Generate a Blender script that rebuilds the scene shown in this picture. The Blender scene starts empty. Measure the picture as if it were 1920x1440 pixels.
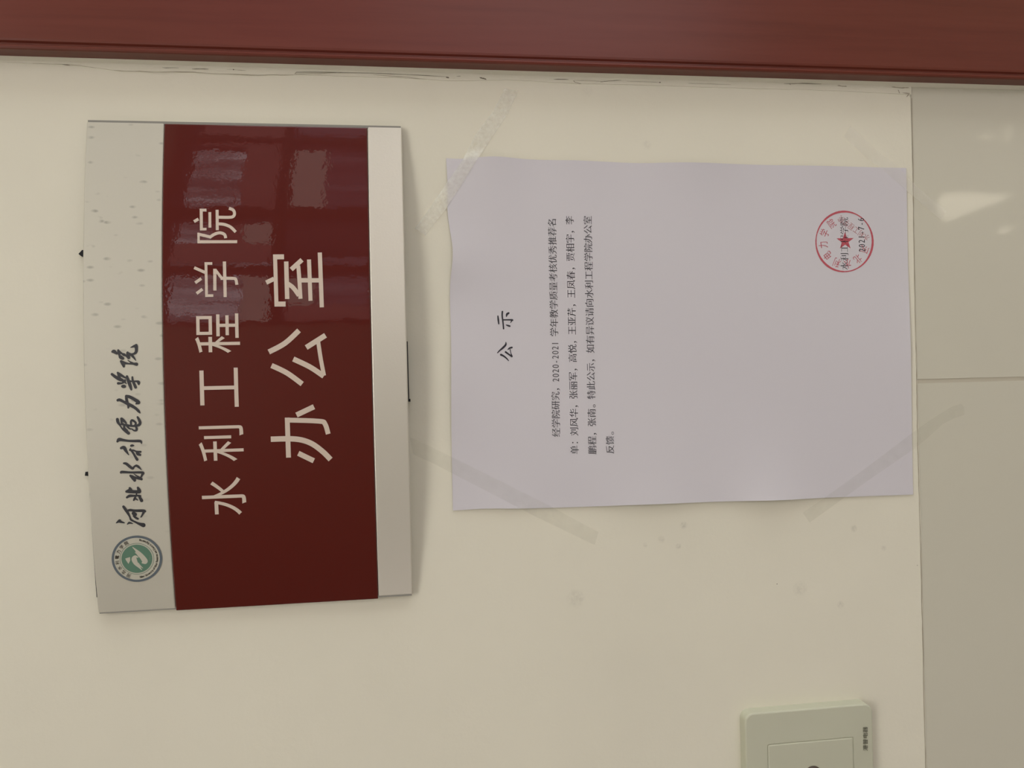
import bpy, bmesh, math, random
import numpy as np
from mathutils import Vector, Matrix
from mathutils.geometry import delaunay_2d_cdt
random.seed(4)
scene = bpy.context.scene
C = scene.collection
D2R = math.pi / 180

# ---------------------------------------------------------------- camera
# The picture was taken with the phone turned sideways: image-left is up, image-up is right.
FPX, TH, PH, DIST, Z0 = 1442.0, 7.4 * D2R, 1.35 * D2R, 0.4637, 1.6
r0 = np.array([0, -math.sin(TH), -math.cos(TH)])
u0 = np.array([1.0, 0, 0])
FWD = np.array([0, math.cos(TH), -math.sin(TH)])
RT = math.cos(PH) * r0 - math.sin(PH) * u0
UP = math.sin(PH) * r0 + math.cos(PH) * u0
CAM = np.array([0, 0, Z0]) - DIST * FWD
cam = bpy.data.cameras.new('camera')
cam.sensor_width = 36
cam.lens = FPX / 1920 * 36
cam.clip_start = 0.01
camo = bpy.data.objects.new('camera', cam)
m = Matrix.Identity(4)
for i in range(3):
    m[i][0], m[i][1], m[i][2], m[i][3] = RT[i], UP[i], -FWD[i], CAM[i]
camo.matrix_world = m
C.objects.link(camo)
scene.camera = camo

# ---------------------------------------------------------------- world, sun, exposure
world = bpy.data.worlds.new('world')
world.use_nodes = True
scene.world = world
world.node_tree.nodes['Background'].inputs[0].default_value = (0.96, 0.98, 1.0, 1)
world.node_tree.nodes['Background'].inputs[1].default_value = 3.75
SUN_DIR = Vector((0, 0.7, -1.0)).normalized()
sun = bpy.data.lights.new('sun', 'SUN')
sun.energy = 20
sun.angle = 0.6 * D2R
sun.color = (1, 0.95, 0.85)
suno = bpy.data.objects.new('sun', sun)
suno.rotation_euler = SUN_DIR.to_track_quat('-Z', 'Y').to_euler()
suno.location = (1, -5, 6)
C.objects.link(suno)
vs = scene.view_settings
vs.view_transform = 'Standard'
vs.look = 'None'
vs.gamma = 1
vs.exposure = -0.13
vs.use_curve_mapping = False
CURTAIN_L = 2.4
FILL_L = 6.5


# ---------------------------------------------------------------- helpers
def W(px, py, p=0.0):
    """point of the plane y=-p (p = how far it stands off the wall) seen at that pixel"""
    d = FWD + (px - 960) / FPX * RT + (720 - py) / FPX * UP
    t = (-p - CAM[1]) / d[1]
    return CAM + t * d


def obj(name, me, mat=None, parent=None):
    if isinstance(me, bmesh.types.BMesh):
        b = me
        me = bpy.data.meshes.new(name)
        b.to_mesh(me)
        b.free()
    o = bpy.data.objects.new(name, me)
    if mat:
        me.materials.append(mat)
    C.objects.link(o)
    if parent:
        o.parent = parent
    return o


def empty(name, loc):
    o = bpy.data.objects.new(name, None)
    o.location = loc
    o.empty_display_size = 0.02
    C.objects.link(o)
    return o


def tag(o, label=None, cat=None, group=None, kind=None):
    for k, v in (('label', label), ('category', cat), ('group', group), ('kind', kind)):
        if v:
            o[k] = v
    return o


def adopt(o, parent):
    """parent o to an Empty that is only translated; mesh was written in world coordinates"""
    o.parent = parent
    off = Vector(parent.location)
    o.data.transform(Matrix.Translation(-off))
    return o


def bx(bm, x0, x1, y0, y1, z0, z1):
    v = [bm.verts.new(c) for c in ((x0, y0, z0), (x1, y0, z0), (x1, y1, z0), (x0, y1, z0),
                                   (x0, y0, z1), (x1, y0, z1), (x1, y1, z1), (x0, y1, z1))]
    for f in ((0, 3, 2, 1), (4, 5, 6, 7), (0, 1, 5, 4), (1, 2, 6, 5), (2, 3, 7, 6), (3, 0, 4, 7)):
        bm.faces.new([v[i] for i in f])


def box(name, x0, x1, y0, y1, z0, z1, mat, bevel=0, seg=2):
    bm = bmesh.new()
    bx(bm, x0, x1, y0, y1, z0, z1)
    if bevel:
        bmesh.ops.bevel(bm, geom=bm.edges[:], offset=bevel, segments=seg, profile=0.5, affect='EDGES')
    return obj(name, bm, mat)


def smooth(o, angle=40):
    for p in o.data.polygons:
        p.use_smooth = True
    try:
        o.data.set_sharp_from_angle(angle=angle * D2R)
    except Exception:
        pass
    return o


# ---------------------------------------------------------------- materials
def mat(name, col, rough=0.5, metal=0.0, spec=0.5, coat=0.0, coat_r=0.1):
    m = bpy.data.materials.new(name)
    m.use_nodes = True
    b = m.node_tree.nodes['Principled BSDF']
    b.inputs['Base Color'].default_value = (*col, 1)
    b.inputs['Roughness'].default_value = rough
    b.inputs['Metallic'].default_value = metal
    b.inputs['Specular IOR Level'].default_value = spec
    b.inputs['Coat Weight'].default_value = coat
    b.inputs['Coat Roughness'].default_value = coat_r
    return m


def nd(m, t, **kw):
    n = m.node_tree.nodes.new(t)
    for k, v in kw.items():
        setattr(n, k, v)
    return n


def lk(m, a, b):
    m.node_tree.links.new(a, b)


def bsdf(m):
    return m.node_tree.nodes['Principled BSDF']


def coords(m, scale=(1, 1, 1)):
    tc = nd(m, 'ShaderNodeTexCoord')
    mp = nd(m, 'ShaderNodeMapping')
    mp.inputs['Scale'].default_value = scale
    lk(m, tc.outputs['Object'], mp.inputs[0])
    return mp.outputs[0]


def noise(m, vec, scale, detail=4, rough=0.6):
    n = nd(m, 'ShaderNodeTexNoise')
    n.inputs['Scale'].default_value = scale
    n.inputs['Detail'].default_value = detail
    n.inputs['Roughness'].default_value = rough
    lk(m, vec, n.inputs['Vector'])
    return n.outputs['Fac']


def ramp(m, fac, stops):
    r = nd(m, 'ShaderNodeValToRGB')
    e = r.color_ramp.elements
    while len(e) < len(stops):
        e.new(0.5)
    for i, (p, c) in enumerate(stops):
        e[i].position = p
        e[i].color = (*c, 1)
    lk(m, fac, r.inputs[0])
    return r.outputs[0]


def bump(m, h, strength, dist):
    b = nd(m, 'ShaderNodeBump')
    b.inputs['Strength'].default_value = strength
    b.inputs['Distance'].default_value = dist
    lk(m, h, b.inputs['Height'])
    lk(m, b.outputs[0], bsdf(m).inputs['Normal'])


def mul(c, k):
    return tuple(x * k for x in c)


def mixcol(m, fac, a, b):
    n = nd(m, 'ShaderNodeMix', data_type='RGBA')
    if isinstance(fac, float):
        n.inputs[0].default_value = fac
    else:
        lk(m, fac, n.inputs[0])
    for s, v in ((6, a), (7, b)):
        if isinstance(v, tuple):
            n.inputs[s].default_value = (*v, 1)
        else:
            lk(m, v, n.inputs[s])
    return n.outputs[2]


WALLC = (0.735, 0.708, 0.588)
# painted plaster with faint mottling and a few smudges that belong to the wall
M_wall = mat('wall_paint', WALLC, 0.55, spec=0.25)
v = coords(M_wall)
base = ramp(M_wall, noise(M_wall, v, 9, 3), [(0.3, mul(WALLC, 0.975)), (0.7, mul(WALLC, 1.02))])
SMUDGES = [(1282, 985, 3.0, .16), (1272, 1024, 2.2, .2), (1240, 1011, 3.0, .1), (1080, 1122, 7, .1), (1601, 991, 3, .16),
           (1500, 1104, 6, .09), (1576, 1134, 3, .14), (1457, 1095, .45, .75), (1657, 1028, 2.5, .1),
           (1213, 272, 4, .07), (1210, 1022, 2, .1), (1720, 1060, .5, .5), (1694, 168, 3.0, .3), (1708, 178, 2.0, .35),
           (1685, 166, 1.6, .3), (880, 145, 2.5, .12), (1100, 170, 5, .05)]
tot = None
nz = noise(M_wall, v, 420, 4, .7)
for (sx, sy, rad, k) in SMUDGES:
    w = W(sx, sy)
    vd = nd(M_wall, 'ShaderNodeVectorMath', operation='DISTANCE')
    lk(M_wall, v, vd.inputs[0])
    vd.inputs[1].default_value = (w[0], 0.0, w[2])
    mr = nd(M_wall, 'ShaderNodeMapRange', interpolation_type='SMOOTHSTEP')
    mr.inputs[1].default_value = rad * 0.0003
    mr.inputs[2].default_value = rad * 0.001
    mr.inputs[3].default_value = k
    mr.inputs[4].default_value = 0
    lk(M_wall, vd.outputs['Value'], mr.inputs[0])
    if tot is None:
        tot = mr.outputs[0]
    else:
        a = nd(M_wall, 'ShaderNodeMath', operation='ADD')
        lk(M_wall, tot, a.inputs[0])
        lk(M_wall, mr.outputs[0], a.inputs[1])
        tot = a.outputs[0]
a = nd(M_wall, 'ShaderNodeMath', operation='MULTIPLY')
lk(M_wall, tot, a.inputs[0])
rr = nd(M_wall, 'ShaderNodeMapRange')
rr.inputs[1].default_value = .42
rr.inputs[2].default_value = .6
rr.inputs[3].default_value = .3
rr.inputs[4].default_value = 1.3
lk(M_wall, nz, rr.inputs[0])
lk(M_wall, rr.outputs[0], a.inputs[1])
lk(M_wall, mixcol(M_wall, a.outputs[0], base, (0.10, 0.09, 0.06)), bsdf(M_wall).inputs['Base Color'])
bump(M_wall, noise(M_wall, coords(M_wall), 60, 5), 0.18, 0.002)

M_caulk = mat('filler', mul(WALLC, 1.0), 0.6, spec=0.2)
bump(M_caulk, noise(M_caulk, coords(M_caulk, (1, 1, .25)), 500, 4), 0.5, 0.0008)
M_filler2 = mat('thin_filler', mul(WALLC, 0.9), 0.7, spec=0.2)
bump(M_filler2, noise(M_filler2, coords(M_filler2, (1, 1, .25)), 300, 4), 0.5, 0.0008)
M_crack = mat('crack', (0.17, 0.145, 0.10), 0.9)
M_crack2 = mat('faint_crack', (0.34, 0.30, 0.22), 0.9)

TILEC = (0.59, 0.572, 0.47)
M_tile = mat('glazed_tile', TILEC, 0.42, spec=0.45, coat=1.0, coat_r=0.045)
lk(M_tile, ramp(M_tile, noise(M_tile, coords(M_tile), 5, 3), [(0.3, mul(TILEC, 0.98)), (0.7, mul(TILEC, 1.02))]),
   bsdf(M_tile).inputs['Base Color'])
bump(M_tile, noise(M_tile, coords(M_tile), 14, 2), 0.05, 0.002)
M_grout = mat('grout', (0.50, 0.465, 0.37), 0.9)

# red lacquered wood with grain running up the casing
M_wood = mat('red_lacquered_wood', (0.17, 0.03, 0.018), 0.5, spec=0.25, coat=0.33, coat_r=0.22)
v = coords(M_wood, (60, 60, 3))
g1 = ramp(M_wood, noise(M_wood, v, 2.2, 8, .65), [(0.25, (0.09, 0.014, 0.006)), (0.5, (0.135, 0.026, 0.013)), (0.75, (0.16, 0.035, 0.02))])
g2 = ramp(M_wood, noise(M_wood, coords(M_wood, (6, 6, 1.6)), 2.0, 2), [(0.3, (0.115, 0.024, 0.009)), (0.7, (0.155, 0.025, 0.02))])
lk(M_wood, mixcol(M_wood, 0.45, g1, g2), bsdf(M_wood).inputs['Base Color'])
bump(M_wood, noise(M_wood, v, 3, 6), 0.06, 0.0006)

# sign
M_silver = mat('anodised_aluminium', (0.68, 0.652, 0.565), 0.40, metal=0.42, spec=0.5)
bump(M_silver, noise(M_silver, coords(M_silver), 900, 3), 0.12, 0.0004)
# same metal, scuffed towards its right end
M_silver_worn = mat('scuffed_aluminium', (0.53, 0.5, 0.425), 0.5, metal=0.25, spec=0.5)
v = coords(M_silver_worn)
mpx = nd(M_silver_worn, 'ShaderNodeMapping')
mpx.inputs['Rotation'].default_value = (0, 0.7, 0)
mpx.inputs['Scale'].default_value = (1, 1, .45)
lk(M_silver_worn, v, mpx.inputs[0])
n1 = nd(M_silver_worn, 'ShaderNodeTexVoronoi')
n1.inputs['Scale'].default_value = 210
n1.inputs['Randomness'].default_value = 1
lk(M_silver_worn, mpx.outputs[0], n1.inputs['Vector'])
s1 = nd(M_silver_worn, 'ShaderNodeMapRange')
s1.inputs[1].default_value = .10
s1.inputs[2].default_value = .24
s1.inputs[3].default_value = 1
s1.inputs[4].default_value = 0
lk(M_silver_worn, n1.outputs['Distance'], s1.inputs[0])
s2 = nd(M_silver_worn, 'ShaderNodeMapRange')
s2.inputs[1].default_value = .44
s2.inputs[2].default_value = .54
lk(M_silver_worn, noise(M_silver_worn, v, 75, 2), s2.inputs[0])
mm = nd(M_silver_worn, 'ShaderNodeMath', operation='MULTIPLY')
lk(M_silver_worn, s1.outputs[0], mm.inputs[0])
lk(M_silver_worn, s2.outputs[0], mm.inputs[1])
sx = nd(M_silver_worn, 'ShaderNodeSeparateXYZ')
lk(M_silver_worn, v, sx.inputs[0])
s3 = nd(M_silver_worn, 'ShaderNodeMapRange')
s3.inputs[1].default_value = -.14
s3.inputs[2].default_value = .09
s3.inputs[3].default_value = 0
s3.inputs[4].default_value = .62
lk(M_silver_worn, sx.outputs[0], s3.inputs[0])
mm2 = nd(M_silver_worn, 'ShaderNodeMath', operation='MULTIPLY')
lk(M_silver_worn, mm.outputs[0], mm2.inputs[0])
lk(M_silver_worn, s3.outputs[0], mm2.inputs[1])
lk(M_silver_worn, mixcol(M_silver_worn, mm2.outputs[0], (0.55, 0.53, 0.445), (0.2, 0.19, 0.155)), bsdf(M_silver_worn).inputs['Base Color'])

M_red = mat('red_sign_panel', (0.088, 0.0065, 0.003), 0.5, spec=0.12, coat=1.0, coat_r=0.02)
n = noise(M_red, coords(M_red, (1, 1, 1)), 130, 3)
bump(M_red, n, 0.035, 0.001)
lk(M_red, bsdf(M_red).inputs['Normal'].links[0].from_socket, bsdf(M_red).inputs['Coat Normal'])
M_letter = mat('pale_lettering', (0.62, 0.52, 0.43), 0.5)
M_ink = mat('dark_ink', (0.022, 0.022, 0.027), 0.5)
M_body = mat('sign_back', (0.25, 0.24, 0.21), 0.6)
M_foam_gap = mat('black_foam_and_gap', (0.012, 0.012, 0.014), 0.9)
M_badge = mat('badge_pale', (0.50, 0.49, 0.40), 0.5)
M_badge_ring = mat('badge_slate', (0.10, 0.125, 0.145), 0.5)
M_badge_green = mat('badge_green', (0.095, 0.20, 0.135), 0.5)
M_badge_brown = mat('badge_brown', (0.035, 0.028, 0.016), 0.5)
M_badge_line = mat('badge_line', (0.19, 0.25, 0.19), 0.5)
# paper
PAPC = (0.62, 0.60, 0.63)
M_paper = mat('white_paper', PAPC, 0.75, spec=0.15)
M_print = mat('toner', (0.045, 0.043, 0.052), 0.7)
M_title = mat('toner_bold', (0.022, 0.02, 0.03), 0.7)
M_stamp = mat('red_stamp_ink', (0.48, 0.085, 0.11), 0.7)
M_stamp2 = mat('faint_stamp_ink', (0.46, 0.20, 0.21), 0.7)


def tape_mat(name, transp, gloss_w, rough, diff, nscale, nstr):
    m = bpy.data.materials.new(name)
    m.use_nodes = True
    nt = m.node_tree
    nt.nodes.clear()
    out = nt.nodes.new('ShaderNodeOutputMaterial')
    tr = nt.nodes.new('ShaderNodeBsdfTransparent')
    tr.inputs[0].default_value = (*transp, 1)
    gl = nt.nodes.new('ShaderNodeBsdfGlossy')
    gl.inputs['Roughness'].default_value = rough
    df = nt.nodes.new('ShaderNodeBsdfDiffuse')
    df.inputs[0].default_value = (*diff[:3], 1)
    v = coords(m)
    nz = noise(m, v, nscale, 5, .7)
    bp = nt.nodes.new('ShaderNodeBump')
    bp.inputs['Strength'].default_value = nstr
    bp.inputs['Distance'].default_value = .001
    lk(m, nz, bp.inputs['Height'])
    lk(m, bp.outputs[0], gl.inputs['Normal'])
    mx = nt.nodes.new('ShaderNodeMixShader')
    mx.inputs[0].default_value = diff[3]
    lk(m, tr.outputs[0], mx.inputs[1])
    lk(m, df.outputs[0], mx.inputs[2])
    mx2 = nt.nodes.new('ShaderNodeMixShader')
    mr = nt.nodes.new('ShaderNodeMapRange')
    mr.inputs[1].default_value = .35
    mr.inputs[2].default_value = .68
    mr.inputs[3].default_value = gloss_w * .4
    mr.inputs[4].default_value = gloss_w * 1.8
    lk(m, nz, mr.inputs[0])
    lk(m, mr.outputs[0], mx2.inputs[0])
    lk(m, mx.outputs[0], mx2.inputs[1])
    lk(m, gl.outputs[0], mx2.inputs[2])
    lk(m, mx2.outputs[0], out.inputs[0])
    return m


M_tape_bright = tape_mat('crinkled_sheen_tape', (1, 1, .99), .13, .28, (.95, .93, .82, .24), 420, .5)  # whitish diffuse tint stands in for window sheen on this strip
M_tape_clear = tape_mat('clear_tape', (.992, .993, .988), .03, .3, (.7, .7, .62, .035), 160, .2)
M_tape_faint = tape_mat('thin_clear_tape', (1, 1, 1), .05, .25, (.98, .96, .88, .14), 250, .5)

M_switch = mat('switch_plastic', (0.515, 0.52, 0.405), 0.4, spec=0.4)
M_switch_txt = mat('switch_print', (0.12, 0.12, 0.085), 0.6)
M_dark = mat('dark_plastic', (0.08, 0.06, 0.045), 0.35)
M_floor = mat('floor_stone', (0.42, 0.38, 0.30), 0.35)
lk(M_floor, ramp(M_floor, noise(M_floor, coords(M_floor), 6, 6), [(0.3, (0.48, 0.44, 0.37)), (0.7, (0.56, 0.52, 0.44))]), bsdf(M_floor).inputs['Base Color'])
M_ceil = mat('ceiling_white', (0.75, 0.73, 0.66), 0.8)
bump(M_ceil, noise(M_ceil, coords(M_ceil), 80, 4), .2, .002)
M_wall2 = mat('dark_far_wall', (0.20, 0.17, 0.13), 0.7)  # coloured dark so the sign's reflections stay dark
bump(M_wall2, noise(M_wall2, coords(M_wall2), 60, 4), .2, .002)
M_frame = mat('window_frame_brown', (0.07, 0.035, 0.025), 0.45)
bump(M_frame, noise(M_frame, coords(M_frame), 60, 4), .1, .001)
M_brass = mat('brushed_steel', (0.5, 0.48, 0.44), 0.3, metal=1)

# sunlit translucent curtain: it gives off the daylight that falls on its other side, in folds
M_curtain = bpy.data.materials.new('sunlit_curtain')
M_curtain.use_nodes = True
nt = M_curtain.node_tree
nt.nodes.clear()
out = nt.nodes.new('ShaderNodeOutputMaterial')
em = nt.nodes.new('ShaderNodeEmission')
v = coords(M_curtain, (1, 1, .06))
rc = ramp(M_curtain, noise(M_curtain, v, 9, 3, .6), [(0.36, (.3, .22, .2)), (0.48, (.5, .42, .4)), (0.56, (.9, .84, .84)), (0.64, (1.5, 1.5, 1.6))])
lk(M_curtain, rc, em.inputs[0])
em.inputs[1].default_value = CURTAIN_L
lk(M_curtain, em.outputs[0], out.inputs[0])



def lit(name, stops, k, sc=9):
    m = bpy.data.materials.new(name)
    m.use_nodes = True
    nt_ = m.node_tree
    nt_.nodes.clear()
    o_ = nt_.nodes.new('ShaderNodeOutputMaterial')
    e_ = nt_.nodes.new('ShaderNodeEmission')
    lk(m, ramp(m, noise(m, coords(m, (1, 1, .08)), sc, 3, .6), stops), e_.inputs[0])
    e_.inputs[1].default_value = k
    lk(m, e_.outputs[0], o_.inputs[0])
    return m


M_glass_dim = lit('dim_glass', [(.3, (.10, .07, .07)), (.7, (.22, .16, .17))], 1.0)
M_refl = lit('bright_reflection_glow', [(.38, (.45, .38, .40)), (.5, (.9, .85, .9)), (.62, (1.9, 1.85, 1.95))], 1.05, 16)  # glowing panes added to draw the patches reflected in the sign
M_refl_tan = lit('tan_reflection_glow', [(.3, (1.05, .92, .82)), (.7, (1.2, 1.05, .92))], 1.0, 3)
M_refl_rose = lit('rose_reflection_glow', [(.35, (.55, .28, .26)), (.65, (.8, .45, .42))], .95, 5)
M_refl_mauve = lit('mauve_reflection_glow', [(.35, (.35, .25, .3)), (.65, (.75, .62, .72))], .85, 12)
# ---------------------------------------------------------------- the corridor
YF = -2.2                       # face of the opposite wall
ZT = W(1722, 800)[2]            # top of the tiled dado
XC = W(960, 135)[0]             # left edge of the door casing
CP = 0.012                      # casing stands this far off the wall
CW = 0.09
DOOR_W = 0.90
xd0, xd1 = XC + CW - 0.012, XC + CW - 0.012 + DOOR_W
bm = bmesh.new()
# plaster (1 mm proud of the tile face) above the dado, masonry behind everything
bx(bm, -3.5, xd0, 0.0, 0.2, ZT, 2.9)
bx(bm, -3.5, xd0, 0.010, 0.2, 0.0, ZT)
bx(bm, xd1, 3.5, 0.0, 0.2, ZT, 2.9)
bx(bm, xd1, 3.5, 0.010, 0.2, 0.0, ZT)
bx(bm, xd0, xd1, 0.0, 0.2, 2.1, 2.9)
wall = tag(obj('wall_back', bm, M_wall), 'cream painted corridor wall with sign, notice and tiled dado', kind='structure')
# grout bed and glazed tiles of the dado
TW, THH = 0.30, 0.45
tx = W(1800, 713)[0]
bm = bmesh.new()
bx(bm, -3.5, xd0, 0.0009, 0.0101, 0.0, ZT - .0002)
bx(bm, xd1, 3.5, 0.0009, 0.0101, 0.0, ZT - .0002)
obj('grout', bm, M_grout, wall)
gap = 0.0010
tiles = {}
z1 = ZT - 0.0001
while z1 > 0.01:
    z0 = max(0.0, z1 - THH)
    k = -12
    while tx + k * TW < 3.5:
        a0, a1 = tx + k * TW, tx + (k + 1) * TW
        k += 1
        for lo, hi in ((-3.5, xd0), (xd1, 3.5)):
            b0, b1 = max(a0, lo), min(a1, hi)
            if b1 - b0 < 0.01:
                continue
            key = (round(b1 - b0, 4), round(z1 - z0, 4))
            if key not in tiles:
                bm = bmesh.new()
                bx(bm, gap, b1 - b0 - gap, 0, 0.0095, gap, z1 - z0)
                bmesh.ops.bevel(bm, geom=[e for e in bm.edges if all(abs(q.co.y) < 1e-6 for q in e.verts)], offset=.0004, segments=2, affect='EDGES')
                me = bpy.data.meshes.new('tile')
                bm.to_mesh(me)
                bm.free()
                me.materials.append(M_tile)
                tiles[key] = me
            o = bpy.data.objects.new('tile', tiles[key])
            o.location = (b0, 0.0006, z0)
            o.parent = wall
            C.objects.link(o)
    z1 = z0
for n_, a in (('floor', (-3.5, 3.5, YF - .2, 0.2, -0.1, 0.0)), ('ceiling', (-3.5, 3.5, YF - .2, 0.2, 2.9, 3.0))):
    o = tag(box(n_, *a, M_floor if n_ == 'floor' else M_ceil), 'stone floor of the corridor' if n_ == 'floor' else 'white corridor ceiling', kind='structure')

M_fill = bpy.data.materials.new('fill_glow')
M_fill.use_nodes = True
nt = M_fill.node_tree
nt.nodes.clear()
out = nt.nodes.new('ShaderNodeOutputMaterial')
em = nt.nodes.new('ShaderNodeEmission')
em.inputs[0].default_value = (1, .96, .9, 1)
em.inputs[1].default_value = FILL_L
lk(M_fill, em.outputs[0], out.inputs[0])
fill_lamp = empty('fill_panel', (.1, -1.35, 2.86))  # unseen lamp added to brighten the wall from above
tag(fill_lamp, 'unseen fill panel added at the ceiling to light the sign wall', 'light')
LX0, LX1, LY0, LY1 = -.5, .7, -1.75, -.95
bm = bmesh.new()
bx(bm, LX0, LX1, LY0, LY1, 2.875, 2.899)
bx(bm, LX0, LX1, LY0, LY0 + .02, 2.85, 2.8749)
bx(bm, LX0, LX1, LY1 - .02, LY1, 2.85, 2.8749)
bx(bm, LX0, LX0 + .02, LY0 + .0201, LY1 - .0201, 2.85, 2.8749)
bx(bm, LX1 - .02, LX1, LY0 + .0201, LY1 - .0201, 2.85, 2.8749)
adopt(obj('fill_frame', bm, M_brass), fill_lamp)
adopt(box('fill_face', LX0 + .021, LX1 - .021, LY0 + .021, LY1 - .021, 2.852, 2.87, M_fill), fill_lamp)

# opposite wall: one curtained window seen in reflections, one added unseen for light
WX = ((0.33, 2.05), (-3.3, -1.75))
WZ = (0.45, 2.52)
bm = bmesh.new()
xs = [-3.5, WX[1][0], WX[1][1], WX[0][0], WX[0][1], 3.5]
for i in (0, 2, 4):
    bx(bm, xs[i], xs[i + 1], YF - .2, YF, 0, 2.9)
for a, b in WX:
    bx(bm, a, b, YF - .2, YF, 0, WZ[0])
    bx(bm, a, b, YF - .2, YF, WZ[1], 2.9)
bm2 = bmesh.new()
bx(bm2, -3.7, -3.5001, YF - .2, .2, 0, 2.9)  # end wall added out of view to shut out light from the left
tag(obj('wall_left', bm2, M_wall2), 'unseen corridor end wall added to block light from the left', kind='structure')
tag(obj('wall_front', bm, M_wall2), 'opposite corridor wall, coloured dark to keep the sign reflections dark, with two curtained windows', kind='structure')


def floor_to_curtain(px, py):
    """where the daylight that draws this glint on the tiles crosses the curtain"""
    w = W(px, py)
    d = w - CAM
    d = np.array([d[0], -d[1], d[2]])
    t = -w[2] / d[2]
    f = w + t * d
    k = (f[1] - (YF - .06)) / SUN_DIR.y
    return f[0] - SUN_DIR.x * k, -SUN_DIR.z * k


glint_gaps = [[(1758, 379), (1764, 366), (1775, 361), (1828, 360), (1866, 365), (1900, 365), (1870, 380), (1838, 391), (1806, 403), (1776, 417), (1764, 410), (1758, 396)],
         [(1808, 262), (1816, 253), (1841, 239), (1849, 246), (1861, 254), (1856, 262), (1835, 257)],
         [(1885, 240), (1895, 240), (1892, 268), (1887, 268)],
         [(1868, 434), (1884, 426), (1897, 425), (1892, 436), (1880, 438)]]  # gaps cut in the curtain so the sun draws these glints


def curve_mesh(loops):
    cu = bpy.data.curves.new('tmp', 'CURVE')
    cu.dimensions = '2D'
    cu.fill_mode = 'FRONT'
    for lp in loops:
        s = cu.splines.new('POLY')
        s.points.add(len(lp) - 1)
        for i, (x, y) in enumerate(lp):
            s.points[i].co = (x, y, 0, 1)
        s.use_cyclic_u = True
    o = bpy.data.objects.new('tmp', cu)
    C.objects.link(o)
    me = bpy.data.meshes.new_from_object(o.evaluated_get(bpy.context.evaluated_depsgraph_get()))
    bpy.data.objects.remove(o)
    return me


PANES = [(.37, .67, 2.235, 2.47, M_refl), (.37, .67, 2.14, 2.23, M_refl_tan), (.70, .765, 2.14, 2.47, M_refl), (.77, .905, 2.14, 2.47, M_refl_rose),
         (.91, 1.045, 2.14, 2.235, M_refl_tan), (.91, 1.045, 2.24, 2.34, M_refl_rose), (.91, 1.045, 2.345, 2.46, M_refl), (1.16, 1.64, 2.27, 2.45, M_refl), (1.16, 1.69, 2.14, 2.265, M_refl_rose),
         (.37, .47, 1.80, 2.085, M_refl_rose), (.475, .66, 1.985, 2.085, M_refl_tan), (.475, .66, 1.80, 1.98, M_refl_mauve), (.74, .80, 1.80, 1.97, M_refl_mauve), (1.14, 1.66, 1.965, 2.085, M_refl_tan), (1.16, 1.66, 1.80, 1.96, M_refl_mauve),
         (1.76, 2.01, 1.80, 2.085, M_refl_mauve), (1.70, 2.01, 2.14, 2.45, M_refl_rose)]
for wi, (a, b) in enumerate(WX):
    win = empty('window_%d' % (wi + 1), ((a + b) / 2, YF, WZ[0]))
    tag(win, ('curtained window opposite the sign' if wi == 0 else 'unseen curtained window added further left to light the wall'), kind='structure')
    bm = bmesh.new()
    zz = ((WZ[0], WZ[0] + .05), (2.09, 2.13), (WZ[1] - .05, WZ[1]))
    for z0, z1 in zz:
        bx(bm, a, b, YF - .035, YF - .003, z0, z1)
    if wi == 0:
        ms = ((a, a + .03), (.69, .73), (1.07, 1.15), (1.70, 1.75), (b - .03, b))
    else:
        ms = ((a, a + .04), ((a + b) / 2 - .03, (a + b) / 2 + .03), (b - .04, b))
    for x0, x1 in ms:
        for j in range(2):
            bx(bm, x0, x1, YF - .034, YF - .004, zz[j][1], zz[j + 1][0])
    adopt(obj('window_frame', bm, M_frame), win)
    loops = [[(a, WZ[0]), (b, WZ[0]), (b, WZ[1]), (a, WZ[1])]]
    if wi == 0:
        loops += [[floor_to_curtain(*q) for q in h] for h in glint_gaps]
    if wi == 0:                         # lower curtain only, its stronger glow added to brighten wall and lower strip
        loops[0] = [(a, WZ[0]), (b, WZ[0]), (b, 1.78), (a, 1.78)]
    me = curve_mesh(loops)
    me.transform(Matrix(((1, 0, 0, 0), (0, 0, -1, YF - .06), (0, 1, 0, 0), (0, 0, 0, 1))))
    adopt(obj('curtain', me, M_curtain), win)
    if wi == 0:
        bm = bmesh.new()
        bx(bm, a, b, YF - .075, YF - .07, 1.78, WZ[1])
        adopt(obj('window_glass', bm, M_glass_dim), win)
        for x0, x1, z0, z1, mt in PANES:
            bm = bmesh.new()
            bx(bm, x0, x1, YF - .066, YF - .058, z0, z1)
            adopt(obj('reflection_pane', bm, mt), win)

# ---------------------------------------------------------------- door beside the sign
door = empty('door_1', ((xd0 + xd1) / 2, 0, 0))
tag(door, 'red lacquered wooden door and casing right of the sign', kind='structure')


def casing(x_edge, sgn, z0, z1, name='casing'):
    # profile (distance from the outer edge, stand-off)
    pr = [(0, 0.001), (0, -CP + .0012), (.0004, -CP + .0003), (.0013, -CP), (.0022, -CP), (.0028, -CP + .0011), (.0036, -CP + .0011), (.0044, -CP - .0001), (.0056, -CP - .0003),
          (CW - .006, -CP - .0003), (CW - .003, -CP + .001), (CW - .001, -CP + .004), (CW - .001, 0.001)]
    bm = bmesh.new()
    zs = [z0, z1]
    rows = [[bm.verts.new((x_edge + sgn * a, b, z)) for a, b in pr] for z in zs]
    for i in range(len(pr) - 1):
        bm.faces.new((rows[0][i], rows[0][i + 1], rows[1][i + 1], rows[1][i]))
    bm.faces.new(rows[0])
    bm.faces.new(list(reversed(rows[1])))
    bmesh.ops.recalc_face_normals(bm, faces=bm.faces)
    return adopt(obj(name, bm, M_wood), door)


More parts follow.
